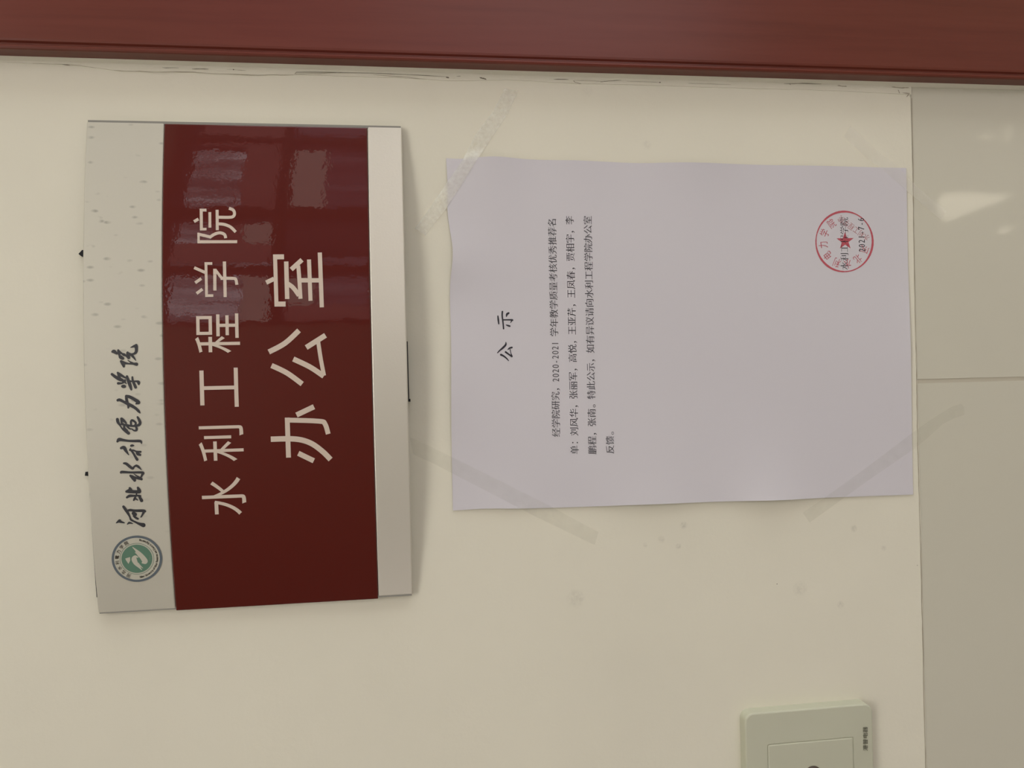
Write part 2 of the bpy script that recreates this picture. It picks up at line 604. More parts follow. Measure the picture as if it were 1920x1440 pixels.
casing(XC, 1, 0.0, 2.1 + CW)
casing(xd1 + CW - .012, -1, 0.0, 2.1 + CW)
adopt(box('head_casing', xd0 + .012, xd1 - .012, -CP, 0.0, 2.09, 2.1 + CW, M_wood, .002), door)
for x0, x1 in ((xd0, xd0 + .02), (xd1 - .02, xd1)):
    adopt(box('jamb', x0, x1, 0.0, 0.19, 0, 2.09, M_wood, .001), door)
leaf = adopt(box('door_leaf', xd0 + .022, xd1 - .022, .03, .07, .005, 2.085, M_wood, .002), door)
for (z0, z1) in ((.18, .85), (1.0, 1.95)):
    adopt(box('door_panel', xd0 + .14, xd1 - .14, .022, .031, z0, z1, M_wood, .006), door)
bm = bmesh.new()
bx(bm, xd1 - .085, xd1 - .045, .024, .031, .98, 1.16)
bx(bm, xd1 - .075, xd1 - .055, -.03, .026, 1.06, 1.08)
bx(bm, xd1 - .18, xd1 - .055, -.035, -.02, 1.06, 1.08)
bmesh.ops.bevel(bm, geom=bm.edges[:], offset=.003, segments=2, affect='EDGES')
adopt(obj('door_handle', bm, M_brass), door)


# filler bead between the casing and the wall, thin skim of filler beside it, and its cracks
def ribbon(pts_a, pts_b, p_a, p_b, y_back=0.0005):
    bm = bmesh.new()
    A = [bm.verts.new((x, -p_a, z)) for x, z in pts_a]
    B = [bm.verts.new((x, -p_b, z)) for x, z in pts_b]
    B2 = [bm.verts.new((x, y_back, z)) for x, z in pts_b]
    A2 = [bm.verts.new((x, y_back, z)) for x, z in pts_a]
    for i in range(len(A) - 1):
        bm.faces.new((A[i], A[i + 1], B[i + 1], B[i]))
        bm.faces.new((B[i], B[i + 1], B2[i + 1], B2[i]))
        bm.faces.new((A2[i], A2[i + 1], A[i + 1], A[i]))
        bm.faces.new((B2[i], B2[i + 1], A2[i + 1], A2[i]))
    bm.faces.new((A[0], B[0], B2[0], A2[0]))
    bm.faces.new((A[-1], A2[-1], B2[-1], B[-1]))
    bmesh.ops.recalc_face_normals(bm, faces=bm.faces)
    return bm


zs = np.linspace(.3, 2.15, 380)
rng = np.random.RandomState(3)
wob = np.convolve(rng.randn(400), np.ones(12) / 12, 'same')[:380]
wob2 = np.convolve(rng.randn(400), np.ones(5) / 5, 'same')[:380]
bead = ribbon([(XC + .0005, z) for z in zs], [(XC - .0020 - .0004 * w_, z) for z, w_ in zip(zs, wob)], .0024, .0006)
tag(smooth(obj('caulk_bead', bead, M_caulk, wall), 60), 'pale bead of filler along the red casing')
skim_pts = [(0, 117), (120, 121), (170, 126), (213, 132), (255, 134), (330, 134.5), (400, 138), (480, 141), (550, 140.5), (640, 143), (760, 147), (850, 152), (950, 150), (1080, 157),
            (1180, 159), (1300, 163), (1400, 166), (1500, 168), (1600, 172), (1680, 176), (1708, 178)]
sp = [W(*q) for q in skim_pts]
sz = [q[2] for q in sp][::-1]
sxx = [q[0] for q in sp][::-1]
zs2 = np.linspace(sz[0], 2.0, 320)
edge = np.interp(zs2, sz, sxx)
skim = ribbon([(XC + .0003, z) for z in zs2], [(e - .0002 * w_, z) for z, e, w_ in zip(zs2, edge, wob2[:320])], .0007, .00045)
tag(obj('filler_skim', skim, M_caulk, wall), 'thin cracked skim of filler beside the casing')


def line_bm(pts, widths, y, fn=W):
    """flat sliver along pixels pts with widths in pixels"""
    bm = bmesh.new()
    L, R = [], []
    for i, (x, yy) in enumerate(pts):
        a = pts[max(i - 1, 0)]
        b = pts[min(i + 1, len(pts) - 1)]
        dx, dy = b[0] - a[0], b[1] - a[1]
        l_ = math.hypot(dx, dy) or 1
        nx, ny = -dy / l_, dx / l_
        w_ = widths[i] / 2
        q = fn(x + nx * w_, yy + ny * w_, y)
        L.append(bm.verts.new(q))
        q = fn(x - nx * w_, yy - ny * w_, y)
        R.append(bm.verts.new(q))
    for i in range(len(pts) - 1):
        bm.faces.new((L[i], L[i + 1], R[i + 1], R[i]))
    return bm


def wiggle(pts, n, amp):
    out = []
    for i in range(len(pts) - 1):
        for j in range(n):
            t = j / n
            out.append((pts[i][0] * (1 - t) + pts[i + 1][0] * t + random.uniform(-amp, amp),
                        pts[i][1] * (1 - t) + pts[i + 1][1] * t + random.uniform(-amp, amp)))
    out.append(pts[-1])
    return out


CR = [([(117, 121), (131, 122)], 1.6, 1), ([(60, 118.5), (150, 122), (180, 128)], .5, 0), ([(213, 132), (235, 134), (262, 133.5), (290, 136), (330, 134.5), (365, 135), (400, 138), (440, 139), (485, 141), (520, 139.5), (550, 141)], .9, 0),
      ([(304, 127), (335, 127.5)], 1.0, 1), ([(360, 129), (391, 129.5)], 1.6, 1), ([(425, 130), (462, 132)], .6, 0), ([(436.5, 130), (439, 131)], 2.0, 1),
      ([(552, 139), (556, 135), (620, 135.5), (700, 137), (760, 139.5), (840, 144)], 1.0, 1), ([(553, 138.5), (600, 138), (640, 135.5)], .9, 0), ([(700, 140), (740, 143), (760, 144), (800, 149)], .8, 0),
      ([(836, 144.5), (842, 146)], 2.6, 1), ([(856, 143), (864, 143)], 1.2, 0), ([(899, 145), (906, 147), (912, 149)], 2.8, 1),
      ([(1038, 148.6), (1066, 149)], 1.2, 1), ([(1075, 151), (1078, 154), (1090, 157)], 1.0, 1), ([(1076, 150.5), (1110, 151), (1130, 153)], .6, 0), ([(1125, 154), (1142, 151.5), (1152, 151), (1165, 150.5)], 1.4, 1), ([(1175, 152), (1205, 153), (1237, 154.3)], .8, 0),
      ([(1236, 154.3), (1239, 154.6)], 2.2, 1), ([(1290, 156), (1320, 157), (1370, 158.5)], .7, 0), ([(1470, 157), (1505, 156.3), (1540, 157.5)], 1.2, 1), ([(1480, 157), (1483, 159)], 1.0, 1),
      ([(1570, 160), (1580, 161.5), (1588, 162)], 1.6, 0), ([(1672, 163), (1690, 165), (1704, 164)], 2.0, 0), ([(1684, 168), (1687, 175)], 1.8, 0), ([(1692, 174), (1706, 175)], 1.6, 0), ([(1704, 176), (1700, 182)], 2.0, 0)]
for pts, w_, dark in CR:
    pts = wiggle(pts, max(2, int(len(pts) < 4) * 4), .25)
    ws = [w_ * .85 * random.uniform(.6, 1.25) for _ in pts]
    ws[0] *= .4
    ws[-1] *= .4
    o = obj('crack', line_bm(pts, ws, .00085), M_crack if dark else M_crack2, wall)
# joint between plaster and tiles
seam = [(1709.5, 184), (1711, 260), (1712, 330), (1713, 420), (1714.5, 520), (1717, 640), (1719, 716), (1720, 800), (1722, 880), (1724, 960), (1727, 1060), (1729, 1150), (1731, 1240), (1733, 1340), (1736, 1450)]
seam = wiggle([(W(*q), q)[1] for q in seam], 6, .3)
obj('joint', line_bm(seam, [random.uniform(.8, 1.6) for _ in seam], .0001), M_crack2, wall)


# ---------------------------------------------------------------- lettering tools
_gc = {}


def glyph(ch, dx=0.0, dy=0.0, res=3):
    """outline of one character as (points, triangles); dx/dy thicken or thin its upright/level strokes"""
    key = (ch, dx, dy)
    if key in _gc:
        return _gc[key]
    cu = bpy.data.curves.new('t', 'FONT')
    cu.body = ch
    cu.resolution_u = res
    o = bpy.data.objects.new('t', cu)
    C.objects.link(o)
    dg = bpy.context.evaluated_depsgraph_get()
    me = bpy.data.meshes.new_from_object(o.evaluated_get(dg))
    bpy.data.objects.remove(o)
    bm = bmesh.new()
    bm.from_mesh(me)
    bmesh.ops.remove_doubles(bm, verts=bm.verts, dist=1e-5)
    bpy.data.meshes.remove(me)
    if dx or dy:
        acc = {}
        for e in bm.edges:
            if len(e.link_faces) == 1:
                c = e.link_faces[0].calc_center_median()
                a, b = e.verts[0].co, e.verts[1].co
                nrm = Vector((b.y - a.y, a.x - b.x, 0))
                if nrm.length < 1e-9:
                    continue
                nrm.normalize()
                if nrm.dot((a + b) / 2 - c) < 0:
                    nrm = -nrm
                for v_ in e.verts:
                    acc.setdefault(v_, []).append(nrm)
        for v_, ns in acc.items():
            s = sum(ns, Vector((0, 0, 0)))
            if s.length < 1e-6:
                continue
            s.normalize()
            k = 1 / max(.5, s.dot(ns[0]))
            v_.co.x += dx * s.x * k
            v_.co.y += dy * s.y * k
    bmesh.ops.triangulate(bm, faces=bm.faces)
    bm.verts.index_update()
    P = [(v_.co.x, v_.co.y) for v_ in bm.verts]
    T = [tuple(v_.index for v_ in f.verts) for f in bm.faces]
    bm.free()
    _gc[key] = (P, T)
    return P, T


def put(bm, PT, f):
    P, T = PT
    vs_ = [bm.verts.new(f(x, y)) for x, y in P]
    for t in T:
        try:
            bm.faces.new([vs_[i] for i in t])
        except ValueError:
            pass


def bbox(P):
    xs_ = [p[0] for p in P]
    ys_ = [p[1] for p in P]
    return min(xs_), max(xs_), min(ys_), max(ys_)


def strokes_poly(strokes, nsub=5, butt=False):
    """brush strokes: each a list of (x, y, half width); returns (points, tris) in the same units"""
    P, T = [], []
    for st in strokes:
        pts = []
        n_ = len(st)
        for i in range(n_ - 1):
            p0, p1, p2, p3 = st[max(i - 1, 0)], st[i], st[i + 1], st[min(i + 2, n_ - 1)]
            for j in range(nsub):
                t = j / nsub
                q = []
                for k in range(3):
                    a, b, c, d = p0[k], p1[k], p2[k], p3[k]
                    q.append(.5 * (2 * b + (c - a) * t + (2 * a - 5 * b + 4 * c - d) * t * t + (3 * b - a - 3 * c + d) * t ** 3))
                pts.append(q)
        pts.append(list(st[-1]))
        for q in ([p_ for p_ in pts if min(math.dist(p_[:2], pts[0][:2]), math.dist(p_[:2], pts[-1][:2])) > p_[2]] if butt else pts):   # round dabs
            b0 = len(P)
            for k in range(14):
                a = k / 14 * 2 * math.pi
                P.append((q[0] + q[2] * math.cos(a), q[1] + q[2] * math.sin(a)))
            T.append(list(range(b0, b0 + 14)))
        for q, s in zip(pts[:-1], pts[1:]):  # joined by quads
            dx, dy = s[0] - q[0], s[1] - q[1]
            l_ = math.hypot(dx, dy)
            if l_ < 1e-6:
                continue
            nx, ny = -dy / l_, dx / l_
            b0 = len(P)
            P += [(s[0] + nx * s[2], s[1] + ny * s[2]), (q[0] + nx * q[2], q[1] + ny * q[2]),
                  (q[0] - nx * q[2], q[1] - ny * q[2]), (s[0] - nx * s[2], s[1] - ny * s[2])]
            T.append([b0, b0 + 1, b0 + 2, b0 + 3])
    big = max(abs(c) for p in P for c in p)
    r_ = delaunay_2d_cdt([Vector((p[0] / big, p[1] / big)) for p in P], [], T, 1, 1e-5)   # union of all dabs
    return [(v_.x * big, v_.y * big) for v_ in r_[0]], [tuple(f) for f, o_ in zip(r_[2], r_[5]) if o_]


def slice_x(bm, step):
    xs_ = [v_.co.x for v_ in bm.verts]
    if not xs_:
        return
    x = min(xs_) + step
    while x < max(xs_):
        bmesh.ops.bisect_plane(bm, geom=bm.verts[:] + bm.edges[:] + bm.faces[:], plane_co=(x, 0, 0), plane_no=(1, 0, 0))
        x += step


# ---------------------------------------------------------------- the curved sign
PE, SAG, AX, AH = 0.004, 0.0118, 0.0147, 0.1378


def arc(x):
    return PE + SAG * (1 - ((x - AX) / AH) ** 2)


def WS(px, py, e=0.0):
    """pixel -> point on the curved face of the sign"""
    w = W(px, py, .01)
    for _ in range(12):
        w = W(px, py, arc(w[0]) + e)
    return w


SX0, SX1 = -0.1226, 0.1523
SZ1 = 0.5 * (WS(156.5, 370)[2] + WS(166, 900)[2])
SZA = 0.5 * (WS(301.8, 450)[2] + WS(317, 920)[2])
SZB = 0.5 * (WS(689.9, 460)[2] + WS(706, 920)[2])
SZ0 = 0.5 * (WS(756.4, 460)[2] + WS(771.2, 920)[2])
print('sign Z', SZ1, SZA, SZB, SZ0)
sign = empty('office_sign', (AX, 0.0, SZ0))
tag(sign, 'curved aluminium door sign with dark red panel and large pale characters', 'sign')


def arc_slab(name, x0, x1, z0, z1, e0, e1, m_, bev=.0005, n_=48, backflat=None):
    bm = bmesh.new()
    xs_ = np.linspace(x0, x1, n_ + 1)
    F, B = [], []
    for x in xs_:
        yb = -(arc(x) + e0) if backflat is None else backflat
        F.append((bm.verts.new((x, -(arc(x) + e1), z0)), bm.verts.new((x, -(arc(x) + e1), z1))))
        B.append((bm.verts.new((x, yb, z0)), bm.verts.new((x, yb, z1))))
    for i in range(n_):
        bm.faces.new((F[i][0], F[i + 1][0], F[i + 1][1], F[i][1]))
        bm.faces.new((B[i][0], B[i][1], B[i + 1][1], B[i + 1][0]))
        bm.faces.new((F[i][1], F[i + 1][1], B[i + 1][1], B[i][1]))
        bm.faces.new((F[i][0], B[i][0], B[i + 1][0], F[i + 1][0]))
    bm.faces.new((F[0][0], F[0][1], B[0][1], B[0][0]))
    bm.faces.new((F[-1][0], B[-1][0], B[-1][1], F[-1][1]))
    bmesh.ops.recalc_face_normals(bm, faces=bm.faces)
    o = obj(name, bm, m_)
    if bev:
        md = o.modifiers.new('bevel', 'BEVEL')
        md.width = bev
        md.segments = 3
        md.limit_method = 'ANGLE'
        md.angle_limit = 50 * D2R
    adopt(o, sign)
    smooth(o, 50)
    return o


arc_slab('backing', SX0 + .002, SX1 - .002, SZ0 + .0015, SZ1 - .0015, 0, -.0016, M_body, 0, backflat=-.0006)
tag(arc_slab('upper_strip', SX0, SX1, SZA, SZ1, -.0016, 0, M_silver_worn, .0007), 'scuffed silver strip carrying the emblem')
tag(arc_slab('lower_strip', SX0 + .0004, SX1 + .0006, SZ0, SZB, -.0016, 0, M_silver, .0007), 'plain brushed silver strip')
tag(arc_slab('panel', SX0 - .0010, SX1 - .0007, SZB + .0001, SZA - .00015, -.0015, .0003, M_red, .0006), 'glossy dark red panel')
for x0, x1 in ((SX0 - .0002, SX0 + .0012), (SX1 - .0010, SX1 + .0006)):
    bm = bmesh.new()
    bx(bm, x0, x1, -PE - .0001, -.0004, SZ0 + .0006, SZ1 - .0006)
    adopt(obj('end_cap', bm, M_body), sign)
# bits of black mounting foam, and dark strips painting the shaded gap
for pts, p0, p1 in (([(147, 476), (154, 468.5), (158, 469), (158, 481), (153, 481)], .0005, .0012), ([(160, 885), (170, 884), (171, 893), (159, 892)], .0005, .0012),
                    ([(167.5, 925), (174, 925), (176, 985), (171.5, 985)], .0004, .004), ([(171.5, 987), (175, 987), (182, 1120), (181, 1120)], .0004, .003),
                    ([(759, 640), (764.3, 640), (767.3, 750), (762, 750)], .0005, .0100), ([(764, 748), (769.5, 748), (769.8, 753), (764, 753)], .0005, .004)):
    bm = bmesh.new()
    lo, hi = [], []
    for (x, y) in pts:
        w = W(x, y, p1)
        hi.append(bm.verts.new((w[0], -p1, w[2])))
        lo.append(bm.verts.new((w[0], -p0 + .0004, w[2])))
    bm.faces.new(hi)
    bm.faces.new(lo[::-1])
    for i in range(len(pts)):
        j = (i + 1) % len(pts)
        bm.faces.new((lo[i], lo[j], hi[j], hi[i]))
    bmesh.ops.recalc_face_normals(bm, faces=bm.faces)
    adopt(obj('foam_and_gap', bm, M_foam_gap), sign)


def on_sign(x, z, e=.00045):
    return (x, -(arc(x) + e), z)


# big characters of the panel, each placed by the box it fills
# cut characters traced as square-ended bars: (origin, scale, half-width strokes)
def bars(*st):
    return [[(x, y, hw) for x, y in pts] for hw, pts in st]


CUT = [((300, 360), bars((15, [(375, 498), (772, 497)]), (12, [(386, 511), (386, 408)]), (15, [(376, 420), (450, 437), (512, 453)]), (15, [(500, 452), (545, 422), (600, 408), (645, 425), (657, 462)]),
                         (15, [(340, 296), (385, 270)]), (15, [(412, 168), (414, 385)]), (14, [(400, 181), (465, 181)]), (13, [(400, 372), (465, 371)]), (14, [(498, 201), (499, 356)]), (15, [(571, 178), (573, 382)]),
                         (15, [(573, 318), (640, 324), (705, 350), (757, 400)]), (15, [(573, 252), (700, 253), (738, 238), (744, 205), (728, 178), (690, 163)]))),
       ((300, 360), bars((15, [(342, 756), (458, 808)]), (15, [(352, 908), (413, 865)]), (15, [(366, 1015), (425, 971)]), (14, [(459, 702), (466, 1050)]), (13, [(446, 715), (523, 715)]), (13, [(452, 1036), (533, 1036)]),
                         (16, [(548, 768), (549, 986)]), (14, [(552, 778), (588, 824), (622, 866)]), (16, [(644, 695), (652, 1051)]), (15, [(606, 864), (735, 864), (760, 880), (768, 928)]))),
       ((300, 360), bars((22, [(1062, 906), (1140, 868)]), (20, [(1150, 625), (1165, 1145)]), (25, [(1131, 649), (1240, 648)]), (25, [(1146, 1121), (1256, 1120)]), (22, [(1262, 695), (1272, 1070)]),
                         (22, [(1275, 915), (1330, 955), (1390, 1035)]), (20, [(1382, 735), (1392, 850), (1405, 1068)]), (23, [(1312, 775), (1420, 678)]), (22, [(1395, 883), (1610, 883)]), (20, [(1490, 675), (1505, 1088)]), (21, [(1598, 605), (1618, 1153)]))),
       ((300, 600), bars((26, [(1088, 320), (1250, 232), (1390, 104)]), (26, [(1115, 455), (1270, 530), (1422, 640)]), (26, [(1333, 390), (1500, 470), (1638, 562)]), (20, [(1640, 556), (1608, 390), (1580, 205)]), (26, [(1462, 275), (1655, 153)]))),
       ((300, 600), bars((24, [(1272, 976), (1285, 1376)]), (24, [(1250, 1000), (1590, 1012), (1650, 1040), (1682, 1140)]), (27, [(1108, 1192), (1350, 1190), (1500, 1228), (1620, 1310), (1706, 1395)]),
                         (26, [(1365, 950), (1540, 867)]), (26, [(1383, 1333), (1538, 1408)])))]
BIG = [('水', 379, 461.5, 895, 966), ('利', 373, 457, 798, 865), ('工', 375, 447, 690, 763.5), ('程', 366, 450, 588, 662),]
for ch, x0, x1, y0, y1 in BIG:
    xc, yc = (x0 + x1) / 2, (y0 + y1) / 2
    XL, XR = WS(xc, y1)[0], WS(xc, y0)[0]
    ZU, ZD = WS(x0, yc)[2], WS(x1, yc)[2]
    PT = glyph(ch, .001, .001, 8)
    bb = bbox(PT[0])
    bm = bmesh.new()
    put(bm, PT, lambda x, y: (XL + (x - bb[0]) / (bb[1] - bb[0]) * (XR - XL), 0, ZD + (y - bb[2]) / (bb[3] - bb[2]) * (ZU - ZD)))
    slice_x(bm, .004)
    for v_ in bm.verts:
        v_.co = on_sign(v_.co.x, v_.co.z)
    adopt(obj('character', bm, M_letter), sign)

# brush lettering on the upper strip: strokes in 1/24 pixel units from each origin
BR = [((205, 640), [[(130, 470, 45), (210, 455, 80), (330, 550, 45)], [(400, 400, 45), (430, 500, 78), (460, 640, 50), (510, 710, 85), (600, 765, 68)], [(400, 400, 40), (560, 550, 42), (670, 605, 66), (760, 670, 30), (860, 750, 58)],
                    [(820, 510, 58), (835, 620, 75), (880, 745, 58)], [(850, 530, 45), (990, 610, 58), (1100, 730, 48), (1190, 860, 18)],
                    [(880, 575, 30), (1080, 565, 45), (1190, 490, 62), (1215, 340, 68), (1200, 220, 85), (1210, 150, 38)], [(1210, 170, 45), (1110, 220, 55), (955, 275, 16)],
                    [(530, 900, 58), (610, 1000, 85), (650, 1140, 45)], [(530, 900, 55), (680, 970, 60), (860, 1005, 40), (1050, 1005, 48), (1220, 1030, 78)], [(830, 850, 16), (950, 930, 32), (1060, 980, 40)]]),
      ((205, 690), [[(115, 280, 60), (260, 390, 68), (450, 500, 80), (620, 570, 60), (760, 700, 22)], [(375, 215, 48), (520, 320, 62), (740, 450, 35)], [(390, 260, 45), (450, 420, 60), (500, 500, 50)],
                    [(710, 540, 40), (680, 610, 55), (560, 680, 42), (400, 690, 62)], [(590, 825, 62), (640, 825, 80), (690, 830, 62)], [(790, 380, 55), (850, 560, 72), (930, 780, 72), (985, 970, 45)],
                    [(880, 550, 25), (1000, 600, 36), (1240, 600, 45), (1310, 640, 72), (1320, 725, 42)], [(1035, 410, 42), (1050, 560, 50), (1130, 750, 62), (1180, 870, 62)]]),
      ((210, 730), [[(260, 490, 62), (350, 475, 65), (520, 560, 60), (700, 650, 70), (880, 740, 70), (1080, 870, 62), (1200, 990, 58), (1260, 1070, 22)], [(640, 310, 60), (650, 450, 62), (690, 600, 60), (730, 720, 55), (730, 830, 38)],
                    [(640, 300, 55), (780, 335, 72), (950, 420, 70), (1110, 520, 80), (1190, 595, 78), (1080, 650, 32)]]),
      ((210, 770), [[(240, 390, 68), (270, 520, 65), (375, 680, 38), (450, 800, 36), (570, 880, 68), (740, 1015, 70)], [(430, 370, 65), (530, 460, 62), (620, 540, 40), (640, 620, 28)],
                    [(420, 400, 52), (440, 560, 45), (540, 650, 50), (550, 780, 52), (650, 910, 75)], [(400, 610, 35), (520, 630, 42), (700, 660, 50), (900, 690, 45), (1080, 680, 50), (1210, 640, 62), (1260, 540, 62), (1210, 400, 60), (1150, 290, 45)],
                    [(640, 650, 40), (730, 760, 42), (810, 820, 32), (900, 830, 30), (980, 890, 36), (1080, 890, 50), (1110, 820, 52), (1080, 720, 50)],
                    [(860, 650, 45), (850, 500, 50), (900, 430, 48), (1000, 480, 48), (1070, 560, 48), (1040, 650, 45)]]),
      ((215, 815), [[(120, 310, 45), (200, 220, 80), (380, 245, 62), (600, 275, 52), (850, 285, 58), (1100, 285, 62), (1180, 310, 52), (1205, 400, 20)], [(740, 500, 50), (790, 490, 55), (860, 492, 26)],
                    [(290, 605, 58), (410, 580, 78), (500, 720, 65), (630, 910, 20)], [(710, 630, 28), (670, 700, 32)], [(700, 670, 45), (780, 750, 48), (860, 870, 48), (950, 1030, 55), (1010, 1120, 62)],
                    [(760, 700, 38), (850, 705, 36), (980, 755, 38), (1170, 770, 42)], [(980, 790, 35), (1040, 860, 72), (1150, 915, 48)]]),
      ((220, 860), [[(290, 210, 42), (400, 230, 62), (560, 360, 62), (690, 440, 58), (760, 360, 42), (860, 320, 55), (960, 380, 52), (1085, 505, 15)], [(165, 620, 55), (230, 600, 62), (600, 620, 48), (1130, 625, 55), (1110, 730, 48), (1060, 830, 32)],
                    [(740, 680, 12), (850, 760, 28), (1000, 850, 42), (1090, 925, 55)], [(590, 770, 52), (710, 860, 90), (780, 980, 62)], [(720, 840, 58), (950, 890, 50), (1090, 925, 52)]]),
      ((225, 900), [[(285, 520, 52), (440, 500, 100), (600, 530, 75), (860, 530, 80)], [(440, 370, 55), (470, 450, 85)], [(800, 345, 48), (850, 450, 78), (875, 520, 80)], [(750, 560, 30), (740, 680, 40)],
                    [(310, 785, 48), (430, 715, 62), (620, 710, 50), (880, 705, 38), (940, 725, 22)], [(850, 710, 48), (900, 810, 58), (970, 925, 75)], [(700, 740, 35), (655, 840, 50), (615, 910, 36)], [(690, 840, 40), (800, 910, 20)]]),
      ((215, 940), [[(395, 240, 58), (500, 390, 65), (600, 540, 58), (680, 700, 38), (735, 830, 45), (900, 915, 40), (1100, 1010, 60), (1290, 1070, 98)], [(590, 420, 48), (700, 395, 58), (900, 420, 55), (1300, 425, 62), (1380, 460, 35)],
                    [(1320, 440, 60), (1260, 570, 42), (1180, 710, 25)], [(850, 540, 85), (920, 590, 85)], [(850, 660, 40), (940, 730, 50), (1045, 790, 42)], [(70, 975, 20), (215, 880, 70), (240, 910, 60), (440, 970, 22)], [(570, 1030, 22), (660, 965, 50), (805, 1000, 22)]])]


def sign_print(name, PT, px, m_, e=.0002, cut=.004):
    bm = bmesh.new()
    put(bm, PT, lambda x, y: tuple(WS(*px(x, y), e)))
    for v_ in bm.verts:
        v_.co.y = 0
    slice_x(bm, cut)
    for v_ in bm.verts:
        v_.co = on_sign(v_.co.x, v_.co.z, e)
    return adopt(obj(name, bm, m_), sign)


for (ox, oy), st in CUT:
    sign_print('character', strokes_poly(st, 5, True), lambda x, y: (ox + x / 5.3333, oy + y / 5.3333), M_letter, .00045)
for (ox, oy), st in BR:
    tag(sign_print('brush_character', strokes_poly(st), lambda x, y: (ox + x / 24, oy + y / 24), M_ink), 'black brush-written character')

# round college emblem, in units of its outer radius; world up is image left
ECX, ECY, ERX, ERY = 256.7, 1047.7, 47.4, 43.4


def disc(r0_, r1_, n_=72):
    P, T = [], []
    for k in range(n_):
        a = 2 * math.pi * k / n_
        P += [(r0_ * math.cos(a), r0_ * math.sin(a)), (r1_ * math.cos(a), r1_ * math.sin(a))]
    for k in range(n_):
        j = (k + 1) % n_
        T += [(2 * k, 2 * k + 1, 2 * j + 1), (2 * k, 2 * j + 1, 2 * j)]
    return P, T


def em_px(x, y):
    return ECX + x * ERX, ECY + y * ERY


sign_print('emblem_ground', disc(0.001, .95), em_px, M_badge, .0002)
sign_print('emblem_ring', disc(.905, 1.0), em_px, M_badge_ring, .00026)
sign_print('emblem_line', disc(.655, .68), em_px, M_badge_line, .00026)
sign_print('emblem_disc', disc(.001, .61), em_px, M_badge_green, .00026)


def ecrop(st):
    return [[((x - 742) / 620, (y - 755) / 567, w / 600) for x, y, w in s] for s in st]


wave = ecrop([[(640, 475, 10), (720, 545, 26), (790, 625, 52), (870, 710, 60), (935, 800, 66), (945, 830, 55)], [(940, 850, 36), (880, 850, 22)], [(700, 600, 8), (760, 640, 22), (810, 680, 40)],
              [(860, 1025, 8), (790, 950, 26), (720, 870, 50), (680, 790, 62), (675, 740, 55), (710, 700, 30), (765, 720, 12)], [(890, 985, 6), (820, 930, 20), (760, 880, 35)]])
sign_print('emblem_wave', strokes_poly(wave), em_px, M_badge, .00032)
tri = [((x - 742) / 620, (y - 755) / 567) for x, y in ((455, 750), (575, 712), (578, 800), (535, 880), (480, 800))]
sign_print('emblem_drop', (tri, [(0, 1, 2), (0, 2, 3), (0, 3, 4)]), em_px, M_badge, .00032)


def ring_text(txt, a0, a1, rad, h, inward, dxy, asp=1.0, m_=M_badge_brown):
    """characters round the emblem; angles in image sense (0 = image right, 90 = image down)"""
    bm = bmesh.new()
    n_ = len(txt)
    for i, ch in enumerate(txt):
        if ch == ' ':
            continue
        a = (a0 + (a1 - a0) * (i / (n_ - 1))) * D2R
        ux, uy = math.cos(a), math.sin(a)
        if inward:
            ux, uy = -ux, -uy
        cx, cy = math.cos(a) * rad, math.sin(a) * rad
        rx, ry = -uy, ux            # right of a glyph whose up is (ux, uy), image y down
        PT = glyph(ch, *dxy)
        bb = bbox(PT[0])
        mx = (bb[0] + bb[1]) / 2
        my = .38 if ord(ch) > 255 else .30

        def f(x, y):
            s = h
            q = em_px(cx + (x - mx) * s * asp * rx + (y - my) * s * ux, cy + (x - mx) * s * asp * ry + (y - my) * s * uy)
            return tuple(WS(*q, .0003))
        put(bm, PT, f)
    return adopt(obj('emblem_lettering', bm, m_), sign)


ring_text('河北水利電力学院', 114, 238, .79, .17, False, (.02, .02))
ring_text('Hebei University of Water Resources and Electric Engineering', 80, -82, .80, .125, True, (.045, .035), .62)
bm = bmesh.new()
for i, ch in enumerate('1951'):
    PT = glyph(ch, .01, .01)

    def f(x, y):
        q = em_px((1060 - 742) / 620 + .04 - y * .11, .1 - i * .07 - x * .1)
        return tuple(WS(*q, .00032))
    put(bm, PT, f)
adopt(obj('emblem_year', bm, M_badge_line), sign)

# ---------------------------------------------------------------- the notice
C_TR, C_BR, C_BL, C_TL = W(836, 297), W(1697, 316), W(1711, 927), W(849, 957)


def g(x, c, s):
    return math.exp(-((x - c) / s) ** 2)


def lift(u, v):
    """how far the sheet stands off the wall: u from its left edge, v from its top edge (0..1)"""
    p = .0007 + .0005 * math.sin(u * 5 + v * 3) ** 2
    p += math.exp(-(1 - u) / .10) * (.0022 * g(v, .10, .05) + .0012 * g(v, .26, .05) + .0024 * g(v, .52, .09) + .0008 * g(v, .8, .08))
    p += math.exp(-u / .10) * (.0012 * g(v, .12, .08) + .0022 * g(v, .42, .10) + .0038 * g(v, .68, .08))
    p += math.exp(-v / .05) * (.0026 * g(u, .70, .07) + .0018 * g(u, .35, .15))
    p += math.exp(-(1 - v) / .06) * (.0012 * g(u, .5, .2))
    return p


def sheet_pt(u, v):
    p = (1 - v) * ((1 - u) * C_TL + u * C_TR) + v * ((1 - u) * C_BL + u * C_BR)
    x, z = p[0], p[2]
    z -= math.exp(-v / .10) * (.0028 * g(u, .735, .075) + .0009 * g(u, .5, .15) + .0006 * g(u, .93, .05))
    z -= math.exp(-(1 - v) / .1) * (-.0004 * g(u, .5, .3))
    x += math.exp(-u / .1) * (.0006 * g(v, .07, .05) - .0004 * g(v, .25, .1))
    x += math.exp(-(1 - u) / .1) * (.0009 * g(v, .10, .05) - .0006 * g(v, .03, .03) - .0006 * g(v, .4, .06))
    return x, z


